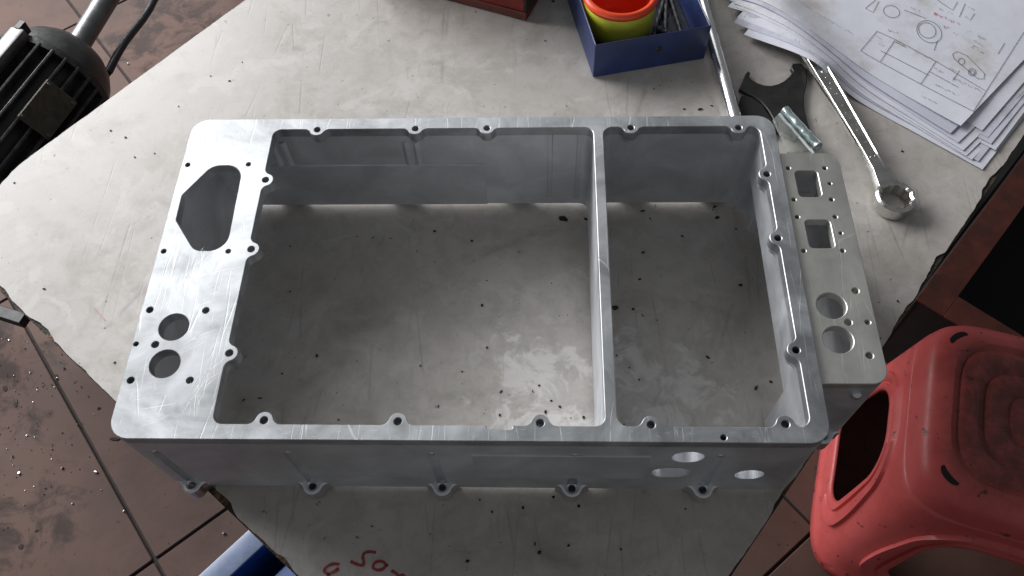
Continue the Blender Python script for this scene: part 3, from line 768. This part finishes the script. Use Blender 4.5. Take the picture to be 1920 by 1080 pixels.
for e in (ell(*Z8(1138, 180), 17, 13.5, .5), ell(*Z8(1150, 188), 25, 19, .55), ell(*Z8(925, 70), 15.5, 11, .3), ell(*Z8(1342, 365), 6, 6), ell(*Z8(1405, 430), 7, 7), ell(*Z8(1405, 432), 4, 4)):
    stroke(b, e, lw, top_f)
rr = random.Random(11)
def scribble(bm, a, c, n, h, wd):
    a = Vector(a); c = Vector(c); d = (c-a).normalized(); nn = Vector((-d.y, d.x))
    for k in range(n):
        o = a.lerp(c, k/n)
        if rr.random() < .12: continue
        pts = [tuple(o+d*rr.uniform(0, (c-a).length/n*.75)+nn*rr.uniform(-h, h)) for _ in range(3)]
        stroke(bm, pts, wd, top_f)
for a, c, n, h in ((Z8(310, 15), Z8(700, 205), 34, 1.6), (Z8(1440, 210), Z8(1490, 240), 6, 2.2), (Z8(1420, 240), Z8(1475, 268), 6, 2.2), (Z8(1410, 270), Z8(1440, 285), 4, 2.2), (Z8(1400, 275), Z8(1480, 318), 9, 2.2),
                   (Z8(1370, 190), Z8(1400, 180), 4, 2), (Z8(950, 245), Z8(1015, 275), 8, 2.4), (Z8(1060, 300), Z8(1210, 370), 14, 2), (Z8(1180, 405), Z8(1235, 435), 7, 2.4), (Z8(1290, 465), Z8(1470, 550), 22, 2.4),
                   (Z8(1180, 500), Z8(1320, 570), 14, 2), (Z8(1100, 570), Z8(1200, 620), 12, 1.6), (Z8(1270, 405), Z8(1320, 425), 6, 2.2), (Z8(905, 180), Z8(965, 195), 8, 2.4), (Z8(1040, 45), Z8(1100, 70), 7, 2), (Z8(1190, 40), Z8(1290, 80), 10, 2), (Z8(1380, 40), Z8(1420, 60), 5, 2), (Z8(830, 210), Z8(880, 240), 7, 1.8), (Z8(850, 260), Z8(880, 275), 4, 1.8)):
    scribble(b, a, c, n, h, .0003)
o = obj('printed_drawing', b, M['ink'], top_o, smooth=0)
b = bmesh.new()
for a, c, n, h in ((Z8(1175, 78), Z8(1250, 108), 9, 3.2), (Z8(1255, 115), Z8(1335, 145), 7, 2.6), (Z8(1230, 155), Z8(1280, 170), 6, 2.6), (Z8(1290, 195), Z8(1330, 210), 4, 2)):
    scribble(b, a, c, n, h, .0005)
obj('red_notes', b, M['red_ink'], top_o, smooth=0)

# ---------------------------------------------------------------- marks and debris on the table
def tstroke(bm, pts, wd, z=.0003):
    pts = [U(*q, 0).to_2d() for q in pts]; dn = []
    # catmull smoothing
    for i in range(len(pts)-1):
        p0, p1, p2, p3 = pts[max(i-1, 0)], pts[i], pts[i+1], pts[min(i+2, len(pts)-1)]
        for k in range(6):
            t_ = k/6; dn.append(.5*((2*p1)+(-p0+p2)*t_+(2*p0-5*p1+4*p2-p3)*t_*t_+(-p0+3*p1-3*p2+p3)*t_**3))
    dn.append(pts[-1]); prev = None
    for i, p in enumerate(dn):
        d = (dn[min(i+1, len(dn)-1)]-dn[max(i-1, 0)]); d.normalize()
        n = Vector((-d.y, d.x))*wd/2*(1+.35*noise.noise((p.x*500, p.y*500, 0)))
        r = [bm.verts.new((*(p+n), z)), bm.verts.new((*(p-n), z))]
        if prev: bm.faces.new((prev[0], r[0], r[1], prev[1]))
        prev = r
def Z9(*l): return [(560+x/3.2, 820+y/3.2) for x, y in l]
mk = thing('red_marker_writing', 'red hand-written marker numerals on the table near its front corner', 'writing', (0, 0, 0))
for s in (Z9((245, 762), (205, 760), (165, 780), (155, 805), (180, 818), (215, 805), (240, 785)), Z9((180, 818), (175, 850), (170, 900)), Z9((312, 743), (345, 760), (385, 768), (390, 745), (385, 715), (400, 692), (430, 686), (465, 692)),
          Z9((480, 742), (455, 755), (447, 780), (465, 795), (500, 792), (522, 770), (510, 748), (480, 742)), Z9((555, 800), (580, 812), (600, 830), (625, 828), (650, 850))):
    b = bmesh.new(); tstroke(b, s, .0021); obj('numeral', b, M['marker_red'], mk, smooth=0)
b = bmesh.new(); tstroke(b, [(176, 577), (186, 588), (197, 601)], .0011)
tag(obj('faint_red_mark', b, M['marker_faint'], smooth=0), 'short faint red pencil mark on the pale table end', 'mark')

def flake(bm, x, y, wpx, hpx, rot, z=.0002, th=.0005, seed=0, f=U):
    r = random.Random(seed); c = f(x, y, 0); n = r.randint(6, 9); s = .00037*.5; top, bot = [], []
    for k in range(n):
        a = 2*math.pi*k/n; q = r.uniform(.6, 1.15)
        dx, dy = wpx*s*q*math.cos(a), hpx*s*q*math.sin(a)
        p = Vector((c.x+dx*math.cos(rot)-dy*math.sin(rot), c.y+dx*math.sin(rot)+dy*math.cos(rot), c.z))
        top.append(bm.verts.new(p+Vector((0, 0, z+th*r.uniform(.5, 1.2))))); bot.append(bm.verts.new(p+Vector((0, 0, z))))
    bm.faces.new(top); 
    for k in range(n): bm.faces.new((bot[k], bot[(k+1) % n], top[(k+1) % n], top[k]))
FL = [(1056, 410, 24, 17, -.3), (1098, 411, 8, 12, .8), (1154, 577, 20, 13, .4), (1187, 580, 7, 6, 0), (1199, 524, 10, 6, .5), (1206, 474, 8, 7, .3), (1279, 443, 5, 10, .6), (1388, 535, 8, 9, .8), (1327, 670, 13, 6, -.5), (1418, 727, 12, 6, .9), (1445, 716, 9, 5, 0),
      (815, 434, 8, 5, .4), (885, 452, 8, 5, -.5), (904, 573, 7, 7, .3), (913, 652, 7, 5, 0), (867, 697, 6, 3, .2), (822, 762, 4, 7, -.3), (939, 735, 9, 4, .9), (999, 734, 3, 8, .3), (937, 779, 6, 8, 0), (1023, 773, 8, 9, .2), (1034, 752, 6, 5, .3), (1050, 763, 9, 5, -.4), (1094, 783, 7, 9, .2), (1011, 723, 5, 4, 0),
      (594, 667, 6, 9, .1), (529, 701, 6, 4, 0), (457, 750, 8, 3, .7), (487, 747, 13, 3, .1), (635, 787, 5, 4, .2), (544, 462, 4, 4, 0), (670, 444, 4, 4, 0), (460, 669, 4, 3, 0), (544, 547, 5, 4, 0), (788, 686, 5, 4, 0), (1168, 797, 8, 4, 0), (1156, 667, 6, 4, .6), (1198, 712, 4, 4, 0),
      (1313, 205, 16, 9, .1), (1335, 199, 10, 4, -.5), (1283, 205, 8, 6, .2), (1037, 3, 12, 8, 0), (1068, 2, 9, 5, 0), (1022, 77, 5, 5, 0), (1226, 167, 6, 3, .5), (1237, 161, 4, 2, .5), (1062, 199, 3, 3, 0), (236, 258, 6, 6, 0), (208, 245, 6, 5, 0), (253, 295, 4, 6, 0), (430, 152, 8, 4, .3), (395, 143, 4, 3, 0), (335, 200, 4, 4, 0), (290, 288, 4, 3, .3), (83, 542, 7, 5, -.2), (215, 680, 6, 5, .3), (27, 343, 7, 3, .4),
      (923, 960, 5, 8, .1), (981, 952, 7, 7, .5), (1038, 932, 8, 6, 0), (1085, 949, 9, 7, -.3), (1011, 1036, 8, 9, -.4), (1066, 1023, 9, 4, .6), (877, 1052, 8, 7, .4), (698, 987, 4, 4, 0), (1164, 1030, 5, 5, .2), (726, 1060, 5, 5, 0), (900, 937, 5, 5, 0), (1003, 1020, 3, 9, .2),
      (1692, 284, 8, 5, 0), (1340, 388, 12, 7, .3), (1345, 408, 14, 9, .1), (1205, 396, 12, 6, .3), (1219, 410, 5, 6, 0), (1337, 393, 5, 4, .4), (1380, 430, 5, 4, 0), (1683, 565, 6, 5, 0)]
b = bmesh.new()
for i, (x, y, wp, hp, r) in enumerate(FL): flake(b, x, y, wp, hp, r, seed=i)
rr = random.Random(21)
for i in range(70):
    x = rr.uniform(420, 1700); y = rr.uniform(20, 1060); s = rr.uniform(1.2, 3.2)
    flake(b, x, y, s*rr.uniform(.8, 2), s, rr.uniform(0, 3), seed=500+i, th=.0003)
tag(obj('dark_debris', b, M['flake'], smooth=0), 'dark flakes and crumbs scattered over the grey table', 'debris', kind='stuff')
# floor swarf
b = bmesh.new()
for i in range(75):
    x = rr.gauss(60, 75); y = rr.gauss(770, 105)
    if x < 0 or y > 1080 or y < 600: continue
    s = abs(rr.gauss(0, .7))+.5
    flake(b, x, y, s*5*rr.uniform(.6, 2.0), s*3.2, rr.uniform(0, 3), seed=900+i, z=.001, th=.002, f=lambda a, c, z: U(a, c, FZ))
for x, y, wv, hv in ((181, 885, 22, 12), (118, 878, 14, 7), (24, 856, 12, 5), (120, 690, 12, 8), (37, 888, 10, 10), (240, 120, 16, 8), (85, 915, 6, 6), (233, 959, 8, 6), (420, 1000, 12, 10)):
    flake(b, x, y, wv, hv, rr.uniform(0, 3), seed=int(x), z=.001, th=.003, f=lambda a, c, z: U(a, c, FZ))
tag(obj('aluminium_swarf', b, M['white_chip'], smooth=0), 'bright aluminium swarf scattered on the tiled floor', 'swarf', kind='stuff')
b = bmesh.new()
for i, (x, y, wv, hv) in enumerate(((70, 995, 24, 16), (105, 705, 26, 22), (215, 823, 60, 22), (185, 765, 24, 14), (40, 1025, 30, 40), (30, 760, 20, 30), (10, 730, 30, 40), (58, 635, 10, 6), (150, 880, 10, 8), (300, 845, 14, 6), (395, 885, 10, 6))):
    flake(b, x, y, wv*.8, hv*.8, rr.uniform(0, 1), seed=70+i, z=.0006, th=.0008, f=lambda a, c, z: U(a, c, FZ))
for i in range(60):
    x = abs(rr.gauss(0, 90)); y = rr.gauss(740, 110)
    if y < 620: continue
    flake(b, x, y, rr.uniform(2, 8), rr.uniform(2, 6), rr.uniform(0, 3), seed=1300+i, z=.0006, th=.0008, f=lambda a, c, z: U(a, c, FZ))
tag(obj('oily_dirt', b, M['flake'], smooth=0), 'black oily dirt crumbs on the tiled floor', 'dirt', kind='stuff')

# ---------------------------------------------------------------- electric motor
ma = math.atan2(.957, .29)
mot = thing('electric_motor', 'black finned electric motor on a low stand beside the table', 'motor', (-.475, .655, FZ), ma)
MZ = -.30-FZ
X90 = Matrix.Translation((0, 0, MZ)) @ Matrix.Rotation(math.pi/2, 4, 'Y')
b = bmesh.new(); cyl(b, .070, .070, (-.15, 0, MZ), (.058, 0, MZ), 48); obj('core', b, M['motor_paint'], mot)
fb = bmesh.new(); box(fb, -.15, .050, -.0022, .0022, .068, .088); bevel(fb, .0012, 2)
bmesh.ops.recalc_face_normals(fb, faces=fb.faces); fme = bpy.data.meshes.new('fin'); fb.to_mesh(fme); fb.free(); fme.materials.append(M['motor_fin'])
for k in range(28):
    a = 2*math.pi*(k+.5)/28
    link('fin', fme, None, mot, (0, 0, MZ), (a, 0, 0))
b = bmesh.new(); lathe(b, [(.0005, .124), (.018, .124), (.021, .120), (.036, .116), (.050, .108), (.063, .096), (.073, .080), (.079, .064), (.081, .058), (.086, .056), (.0865, .046), (.074, .045), (0.0005, .045)], 56, X90)
obj('end_bell', b, M['motor_paint'], mot)
b = bmesh.new(); tube(b, [Vector((.105, 0, MZ+.001))+Vector((.5, .015, .05))*(k/6) for k in range(7)], .0165, 24); obj('spindle_tube', b, M['steel_grey'], mot)
b = bmesh.new(); box(b, -.060, .012, -.024, .024, .0, .004); bevel(b, .0012, 1)
pla = math.radians(58)
npl = obj('nameplate', b, M['brass_plate'], mot, (-.01, -.0905*math.sin(pla), MZ+.0905*math.cos(pla)), (pla, 0, 0))
for sx_ in (-.055, .006):
    for sy_ in (-.019, .019):
        b = bmesh.new(); cyl(b, .0026, .0022, (sx_, sy_, .0041), (sx_, sy_, .0058), 12); obj('screw', b, M['steel_grey'], npl)
b = bmesh.new(); box(b, -.15, .052, -.011, .011, .084, .102); bevel(b, .003, 2); obj('tie_bar', b, M['steel_grey'], mot, (0, 0, MZ), (math.radians(2), 0, 0))
b = bmesh.new(); cyl(b, .006, .006, (.045, 0, .092), (.062, 0, .092), 6); box(b, .05, .064, -.004, .004, .085, .103); obj('clamp_bolt', b, M['black_steel'], mot, (0, 0, MZ), (math.radians(2), 0, 0))
b = bmesh.new(); box(b, -.04, .10, -.105, -.070, MZ-.06, MZ-.045); bevel(b, .003, 2); obj('mounting_foot', b, M['steel_grey'], mot)
b = bmesh.new(); box(b, -.12, .03, -.05, .05, .012, MZ-.066); box(b, -.14, .05, -.10, .10, .0005, .012); obj('stand', b, M['black_matt'], mot, smooth=0)
b = bmesh.new(); 
c0 = U(205, 132, -.33); c1 = U(292, -8, -.36); c2 = U(330, -80, -.45); c3 = U(180, 160, -.36)
tube(b, [c3, c0]+[c0.lerp(c1, k/6)+Vector((0, 0, .004*math.sin(k))) for k in range(1, 7)]+[c2, c2+Vector((.02, .2, FZ-c2.z+.008))], .0062, 12)
tag(obj('power_cable', b, M['rubber']), 'black power cable running from the motor across the tiles', 'cable')
# dark steel foot bar beside the table corner
a = U(-190, 524, -.50); c = U(46, 600, -.50); dv = (c-a); b = bmesh.new(); box(b, 0, dv.length, -.009, .009, -.012, .006); box(b, .0, .03, -.009, .009, FZ+.5+.001, -.012)
bevel(b, .001, 1)
tag(obj('steel_bar_stand', b, M['black_steel'], None, a, (0, 0, math.atan2(dv.y, dv.x))), 'black flat steel arm poking out under the pale table corner', 'bar')

# ---------------------------------------------------------------- blue crate on the floor
bl0 = U(360, 1090, -.50); bl1 = U(455, 1003, -.50); bd = (bl1-bl0).to_2d().normalized(); ba = math.atan2(bd.y, bd.x)
cr = thing('blue_crate', 'blue plastic crate with pale rim standing under the table corner', 'crate', (bl0.x, bl0.y, FZ), ba)
Lc, Dc, Hc = .30, .22, -.50-FZ
off = (bl1-bl0).length+.09
x0, x1 = off-Lc, off
for (xa, xb, ya, yb) in ((x0, x1, -.030, 0), (x0, x1, -Dc, -Dc+.022), (x0, x0+.022, -Dc+.022, -.022), (x1-.022, x1, -Dc+.022, -.022)):
    b = bmesh.new(); box(b, xa, xb, ya, yb, Hc-.006, Hc); bevel(b, .0015, 2); obj('rim', b, M['blue_rim'], cr)
for (xa, xb, ya, yb) in ((x0+.014, x1-.014, -.029, -.026), (x0+.014, x1-.014, -Dc+.018, -Dc+.021), (x0+.014, x0+.017, -Dc+.021, -.021), (x1-.017, x1-.014, -Dc+.021, -.021)):
    b = bmesh.new(); box(b, xa, xb, ya, yb, .001, Hc-.006); obj('side', b, M['blue_bin'], cr, smooth=0)
b = bmesh.new(); box(b, x0+.017, x1-.017, -Dc+.021, -.021, .001, .005); obj('crate_bottom', b, M['blue_bin'], cr, smooth=0)
b = bmesh.new(); box(b, x0+.0172, x1-.0172, -Dc+.0212, -.060, .0052, Hc-.03); bevel(b, .004, 2)
tag(obj('blue_insert', b, M['blue_bin'], cr), 'blue folded liner inside the crate')

# ---------------------------------------------------------------- red scrap bin and black shade sheet on the right
bz = -.44; bc = U(1718, 560, bz); a1 = math.radians(49.0)
bn = thing('scrap_bin', 'open dark red steel bin with black inside, half hidden behind the stool', 'bin', (bc.x, bc.y, FZ), a1)
BH = bz-FZ; BL, BW, FLG = .62, .34, .042
for xa, xb, ya, yb in ((0, BL, -FLG, 0), (0, BL, -BW, -BW+FLG), (0, FLG, -BW+FLG, -FLG), (BL-FLG, BL, -BW+FLG, -FLG)):
    b = bmesh.new(); box(b, xa, xb, ya, yb, BH-.004, BH); bevel(b, .0008, 1); obj('flange', b, M['dark_red_paint'], bn, smooth=0)
for xa, xb, ya, yb in ((0, BL, -.004, -.001), (0, BL, -BW+.001, -BW+.004), (.001, .004, -BW+.004, -.004), (BL-.004, BL-.001, -BW+.004, -.004)):
    b = bmesh.new(); box(b, xa, xb, ya, yb, .0015, BH-.0042); obj('bin_side', b, M['black_matt'], bn, smooth=0)
b = bmesh.new(); box(b, .004, BL-.004, -BW+.004, -.004, .0015, .0055); obj('bin_bottom', b, M['black_matt'], bn, smooth=0)
b = bmesh.new(); prism(b, rrect(.0, BL+.15, .002, .36, .01, 4), (), .0012, .005, .001)  # black sheet added to stand in for the shade under the table
tag(obj('shade_sheet', b, M['black_matt'], None, (bc.x, bc.y, FZ), (0, 0, a1)), 'black sheet painting the shade on the floor between the table and the red bin', 'mat')
b = bmesh.new(); ca = U(1741, 590, -.53); cyl(b, .0125, .0125, (ca.x, ca.y, FZ+.001), (ca.x, ca.y, -.53), 28); cyl(b, .0125, .0105, (ca.x, ca.y, -.53), (ca.x, ca.y, -.5275), 28)
tag(obj('steel_rod', b, M['chrome']), 'shiny steel rod end standing at the corner of the red bin', 'rod')

# ---------------------------------------------------------------- plastic stool
sx, sy = .832, .170; SH = .31; srot = math.radians(-17)
st = thing('plastic_stool', 'red plastic stool with grimy seat and arched openings in its sides', 'stool', (sx, sy, FZ+.001), srot)
SH = -.31-FZ-.001
def sq(a, h, p=5.0):
    c, s = math.cos(a), math.sin(a); k = (abs(c)**p+abs(s)**p)**(-1/p); return h*k*c, h*k*s
NA = 160
def half(z):   # half width of shell at height z (0 floor .. SH)
    t_ = 1-z/SH
    return .124+.030*t_**1.0
# seat: top disc with shallow grooves
b = bmesh.new()
prof = [(.0, 0), (.012, 0), (.0260, .0005), (.0300, -.0030), (.0335, -.0030), (.0375, .0005), (.050, .0006), (.0530, .0006), (.057, -.0036), (.0605, -.0036), (.0645, .0006), (.0700, .0004), (.0800, .0006), (.0840, -.0034), (.0875, -.0034), (.0915, .0006), (.100, -.0006), (.107, -.0022), (.113, -.0055), (.1175, -.0105), (.1205, -.018), (.1225, -.028), (.1240, -.040)]
rings = []
for h, dz in prof[1:]:
    pw = 2.6+2.2*min(1, h/.12)
    rings.append([b.verts.new((*sq(2*math.pi*k/NA, h, pw), SH+dz-.004*(h/.12)**2+.004*(1 if h < .1 else 1))) for k in range(NA)])
ctr = b.verts.new((0, 0, SH+.004))
for k in range(NA): b.faces.new((ctr, rings[0][k], rings[0][(k+1) % NA]))
for r0, r1 in zip(rings, rings[1:]):
    for k in range(NA): b.faces.new((r0[k], r1[k], r1[(k+1) % NA], r0[(k+1) % NA]))
obj_seat = obj('seat', b, M['stool'], st, smooth=50)
# shell: four sides, each a ring of loops growing from its arched opening to the side's border, raised double rim
b = bmesh.new(); ztop = SH-.040; S_ = .125
def shell_pt(k, s_, z, e):
    h = .124+.028*(1-z/ztop)+.004*max(0, 1-z/.02)
    x, y = sq(s_/S_*math.pi/4, h+e); c, s2 = math.cos(k*math.pi/2), math.sin(k*math.pi/2)
    return (x*c-y*s2, x*s2+y*c, z)
op = rpoly([(-.074, .058), (.074, .058), (.066, ztop-.050), (-.066, ztop-.050)], [.030, .030, .050, .050], 14)
opd = densify(clean(op), .003); zc = .11
def ray(poly, th):
    d = Vector((math.cos(th), math.sin(th))); best = None
    for i in range(len(poly)):
        a = Vector(poly[i-1])-Vector((0, zc)); c = Vector(poly[i])-Vector((0, zc)); ed = c-a
        den = d.x*ed.y-d.y*ed.x
        if abs(den) < 1e-12: continue
        t_ = (a.x*ed.y-a.y*ed.x)/den; u_ = (a.x*d.y-a.y*d.x)/den
        if t_ > 0 and -1e-9 <= u_ <= 1+1e-9: best = t_ if best is None else max(best, t_)
    return best
border = [(-S_, 0), (S_, 0), (S_, ztop), (-S_, ztop)]
cths = [math.atan2(y-zc, x) for x, y in border]
ths = sorted(cths+[c_ for c_ in [math.pi*2*k/132-math.pi for k in range(132)] if all(abs(c_-q) > .012 for q in cths)])
prof_d = [(0, -.0015), (.0015, .0012), (.0032, .0034), (.0100, .0040), (.0125, .0002), (.0145, .0000), (.0165, .0048), (.0275, .0052), (.0305, .0004), (.0330, 0)]
for k in range(4):
    loops = []
    R0 = [ray(opd, th) for th in ths]; R1 = [ray(border, th) for th in ths]
    for d_, e_ in prof_d:
        row = []
        for th, r0, r1 in zip(ths, R0, R1):
            r_ = r0+(d_ if r1-r0 > .0365 else d_*(r1-r0)/.0365)
            row.append(b.verts.new(shell_pt(k, r_*math.cos(th), zc+r_*math.sin(th), e_)))
        loops.append(row)
    for f_ in (.35, .7, 1.0):
        row = []
        for th, r0, r1 in zip(ths, R0, R1):
            ra_ = r0+min(.0330, (r1-r0)*.0330/.0365); r_ = ra_+(r1-ra_)*f_
            row.append(b.verts.new(shell_pt(k, r_*math.cos(th), zc+r_*math.sin(th), 0)))
        loops.append(row)
    n = len(ths)
    for r0, r1 in zip(loops, loops[1:]):
        for i in range(n): b.faces.new((r0[i-1], r0[i], r1[i], r1[i-1]))
bmesh.ops.remove_doubles(b, verts=b.verts, dist=2e-4)
o = obj('leg_shell', b, M['stool'], st, smooth=60)
s = o.modifiers.new('s', 'SOLIDIFY'); s.thickness = .003; s.offset = -1
# dark hand holes and slots in the seat
for q in (math.pi/4, 3*math.pi/4, 5*math.pi/4, 7*math.pi/4):
    b = bmesh.new(); pts = [(.0065*math.cos(2*math.pi*k/24), .0125*math.sin(2*math.pi*k/24)) for k in range(24)]
    prism(b, pts, (), -.006, .0004)
    obj('drain_slot', b, M['black_matt'], st, (.088*math.copysign(1, math.cos(q)), .088*math.copysign(1, math.sin(q)), SH-.0004), (0, 0, q), smooth=0)
b = bmesh.new(); prism(b, circ(0, 0, .011, 28), (), -.003, .0004); obj('seat_hole', b, M['black_matt'], st, (0, 0, SH+.0042), smooth=0)
